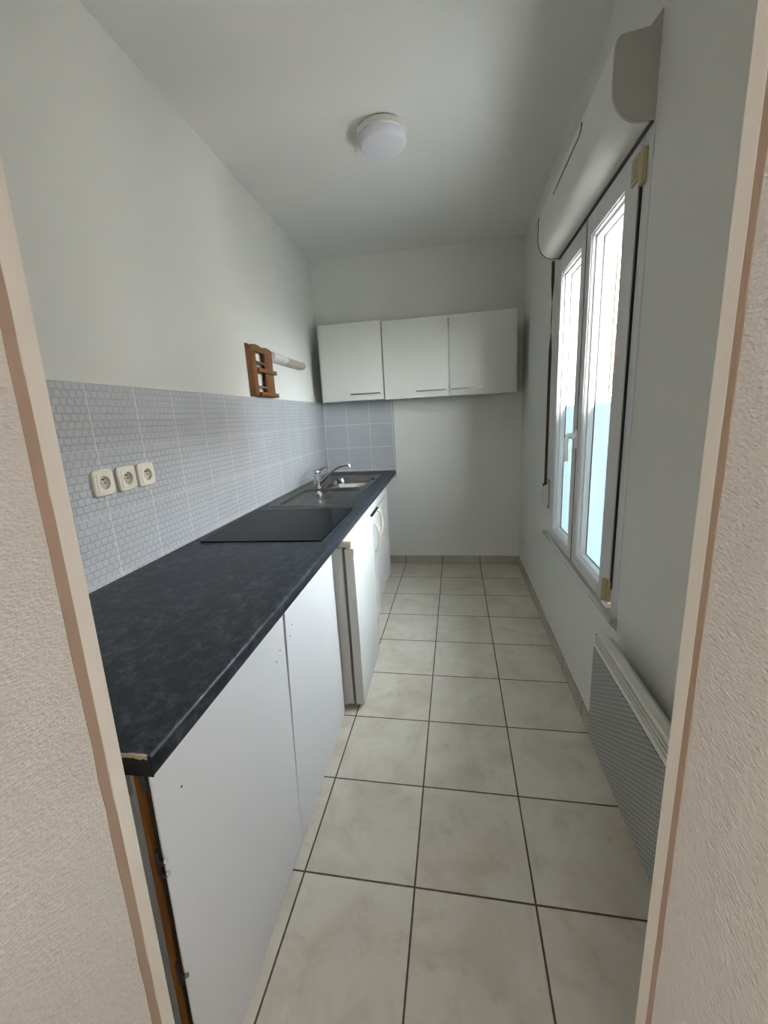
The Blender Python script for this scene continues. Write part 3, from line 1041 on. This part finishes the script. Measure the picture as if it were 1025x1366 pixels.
# ------------------------------------------------------------------ wall cabinets on the back wall
def wall_cab(x0, x1, doors, label, z0, z1):
    y0 = YB - 0.300
    o = thing('wall_cabinet', ((x0 + x1) / 2, YB - .15, z0), label, 'cabinet', group='wall cabinets on the back wall')
    b = nb()
    box(b, x0, x0 + .016, y0 + .018, YB - .001, z0, z1)
    box(b, x1 - .016, x1, y0 + .018, YB - .001, z0, z1)
    box(b, x0 + .016, x1 - .016, y0 + .018, YB - .001, z0, z0 + .016)
    box(b, x0 + .016, x1 - .016, y0 + .018, YB - .001, z1 - .016, z1)
    box(b, x0 + .016, x1 - .016, YB - .006, YB - .001, z0 + .016, z1 - .016)
    part('body', b, M_cab, o, False)
    for (a, c, ha, hc) in doors:
        b = nb(); box(b, a + .0015, c - .0015, y0, y0 + .0165, z0, z1, 0.0008)
        d = part('door', b, M_cab, o)
        b = nb()
        zc = z0 + 0.048
        box(b, ha, hc, y0 - .026, y0 - .018, zc - .0045, zc + .0045, 0.001)
        for hx in (ha + .018, hc - .018):
            lathe(b, [(0.004, 0), (0.004, .02)], (hx, y0 - .0195, zc), 'y', 12)
        part('handle', b, M_nickel, d)
    return o
wall_cab(0.106, 0.606, [(0.106, 0.606, 0.345, 0.580)], 'white single door wall cabinet in the back left corner above the sink', 1.468, 2.044)
wall_cab(0.612, 1.608, [(0.612, 1.112, 0.862, 1.092), (1.114, 1.608, 1.128, 1.357)], 'white double door wall cabinet on the back wall, handles side by side', 1.461, 2.033)

# ------------------------------------------------------------------ sockets
def socket(yc, label, z=1.178):
    o = thing('wall_socket', (0.007, yc, z), label, 'socket', F=FL, group='wall sockets in a row above the worktop')
    t = nb()
    n = 64
    x0, x1 = 0.007, 0.019
    def sup(k, h, pw=7):
        a = 2 * PI * (k + .5) / n
        c, s = math.cos(a), math.sin(a)
        r = (abs(c) ** pw + abs(s) ** pw) ** (-1 / pw)
        return (yc + h * r * c, z + h * r * s)
    def cir(k, r):
        a = 2 * PI * (k + .5) / n
        return (yc + r * math.cos(a), z + r * math.sin(a))
    loops = [[(x0, *sup(k, .0405)) for k in range(n)], [(x1 - .004, *sup(k, .0405)) for k in range(n)], [(x1 - .0005, *sup(k, .037)) for k in range(n)],
             [(x1, *sup(k, .029, 12)) for k in range(n)], [(x1 + .0015, *sup(k, .0283, 12)) for k in range(n)], [(x1 + .0015, *cir(k, .0205)) for k in range(n)], [(x0 + .002, *cir(k, .0195)) for k in range(n)]]
    V = [[t.verts.new(p) for p in L] for L in loops]
    for A, B in zip(V, V[1:]):
        for k in range(n):
            t.faces.new((A[k], A[(k + 1) % n], B[(k + 1) % n], B[k]))
    t.faces.new(V[0][::-1])
    bmesh.ops.recalc_face_normals(t, faces=t.faces[:])
    part('faceplate', t, M_ivory, o)
    b = nb(); lathe(b, [(0.0196, .0), (0.0196, .0012), (0, .0013)], (x0 + .0015, yc, z), 'x', 32)
    wl = part('socket_well', b, M_ivoryd, o)
    for (dy, dz) in ((-.0095, -.001), (.0095, -.001)):
        b = nb(); lathe(b, [(0.0026, 0), (0.0026, .0006), (0, .0007)], (x0 + .0027, yc + dy, z + dz), 'x', 12)
        part('pin_hole', b, M_black, wl)
    b = nb(); lathe(b, [(0.0024, 0), (0.0024, .009), (0.0015, .0105), (0, .011)], (x0 + .0027, yc, z + .0105), 'x', 12)
    part('earth_pin', b, M_nickel, wl)
    return o
SOCK = [(-2.508, 'ivory wall socket nearest the doorway, left of the row of three'), (-2.411, 'ivory wall socket in the middle of the row of three'), (-2.318, 'ivory wall socket nearest the hob, right of the row of three')]
socket(*SOCK[0]); socket(*SOCK[1]); socket(*SOCK[2])

# ------------------------------------------------------------------ spice rack
rk = thing('spice_rack', (0.0, -1.28, 1.479), 'small brown wooden two-tier rack hung on the left wall above the grey tiles', 'rack', F=FL)
RA, RB = -1.392, -1.112
for y in (RA, RB - .012):
    b = nb(); prism(b, [(0.0015, 1.480), (0.027, 1.480), (0.027, 1.745), (0.020, 1.756), (0.0015, 1.762)], y, y + .012, 'y', 0.001)
    part('side_panel', b, M_rack, rk)
# carved face board: two humps on top, framing two windows
for (ya, yb_) in ((RA, -1.342), (-1.226, RB)):
    b = nb(); box(b, 0.0272, 0.036, ya, yb_, 1.480, 1.735, 0.0012)
    part('stile', b, M_rack, rk)
tp = [(RA, 1.722), (RB, 1.722)]
for k in range(25):
    t = 1 - k / 24
    y = RA + (RB - RA) * t
    u = (t * 2) % 1 if t < 1 else 1
    hump = math.sin(PI * (0.08 + 0.84 * (u if t < .5 else (t - .5) * 2))) ** 0.5
    tp.append((y, 1.738 + 0.022 * hump))
b = nb(); prism(b, tp, 0.0262, 0.0368, 'x', 0.0008)
part('top_rail', b, M_rack, rk)
for (z0, z1) in ((1.660, 1.673), (1.528, 1.541)):
    b = nb(); box(b, 0.0275, 0.035, -1.343, -1.225, z0, z1, 0.001)
    part('guard_rail', b, M_rack, rk)
for z in (1.612, 1.480):
    b = nb(); box(b, 0.003, 0.036, RA + .012, RB - .012, z, z + .010, 0.001)
    sh = part('shelf', b, M_rack, rk)
    b = nb(); box(b, 0.0368, 0.052, -1.345, RB + .016, z + .002, z + .024, 0.002)
    part('front_rail', b, M_rack, sh)

# ------------------------------------------------------------------ strip light
st = thing('strip_light', (0.0, -0.84, 1.70), 'short white tube light on the left wall between the brown rack and the wall cabinets', 'strip light', F=FL)
b = nb(); box(b, 0.001, 0.020, -1.109, -0.530, 1.700, 1.757, 0.002)
part('base', b, M_white, st)
cp = []
for k in range(13):
    a = -PI / 2 + PI * k / 12
    cp.append((0.020 + 0.038 * math.cos(a), 1.7285 + 0.0275 * math.sin(a)))
b = nb(); prism(b, cp + [(0.012, 1.756), (0.012, 1.701)], -1.109, -0.880, 'y')
part('cover', b, M_white, st, label='plain white half of the cover')
rb = []
for k in range(49):
    a = -PI / 2 + PI * k / 48
    q = 0.0012 if k % 2 else 0.0
    rb.append((0.020 + (0.035 - q) * math.cos(a), 1.7285 + (0.0255 - q) * math.sin(a)))
b = nb(); prism(b, rb + [(0.012, 1.754), (0.012, 1.703)], -0.880, -0.545, 'y')
part('diffuser', b, M_rib, st, label='grey ribbed diffuser')
b = nb(); prism(b, [(x + (.001 if x > .02 else 0), z) for x, z in cp] + [(0.012, 1.756), (0.012, 1.701)], -0.545, -0.530, 'y')
part('end_cap', b, M_bead, st)

# ------------------------------------------------------------------ outside: a house across the street
hs = thing('house', (14.0, 33.0, -7.0), 'pale house with a red tiled roof seen far off through the clear upper pane', 'house')
b = nb(); box(b, 6.0, 22.0, 30.0, 38.0, -7.0, 3.9)
part('walls', b, M_house, hs, False)
b = nb()
prism(b, [(29.6, 3.85), (38.4, 3.85), (34.0, 6.0)], 5.6, 22.4, 'x')
part('roof', b, M_roof, hs, False)
for (x0, x1, z0, z1) in ((11.06, 11.46, 2.55, 3.35), (11.06, 11.46, 0.9, 1.83), (8.4, 8.9, 2.55, 3.35), (13.4, 13.9, 2.55, 3.35), (13.4, 13.9, 0.9, 1.83), (8.4, 8.9, 0.9, 1.83)):
    b = nb(); box(b, x0 - .06, x1 + .06, 29.95, 30.02, z0 - .12, z1 + .04)
    wf = part('window', b, M_shut, hs, False)
    b = nb(); box(b, x0, x1, 29.93, 29.96, z0, z1)
    part('pane', b, M_pane, wf, False)
op = thing('sky_shade_block', (13.0, 8.0, -7.0), 'unseen pale block added across the street to shade the window from low sky', 'building')  # out of view, added to cut low sky light through the window
b = nb(); box(b, 9.5, 18.0, -0.5, 17.0, -7.0, 4.5)
part('walls', b, M_house, op, False)  # body of the added unseen block
b = nb(); box(b, 9.3, 18.2, -0.7, 17.2, 4.5, 4.7)
part('roof', b, M_roof, op, False)  # top of the added unseen block
for (y, z) in [(yy, zz) for yy in (1.5, 5.0, 8.5, 12.0) for zz in (-5.5, -2.5, 0.8)]:
    b = nb(); box(b, 9.44, 9.50, y - .6, y + .6, z, z + 1.4)
    part('window', b, M_pane, op, False)  # dark panes on the added unseen block
b = nb(); box(b, 1.96, 80, -60, 120, -7.2, -7.0)
setp(link_mesh('ground_outside', b, simple('grey asphalt street', srgb(130, 130, 128), 0.9), False), kind='structure')
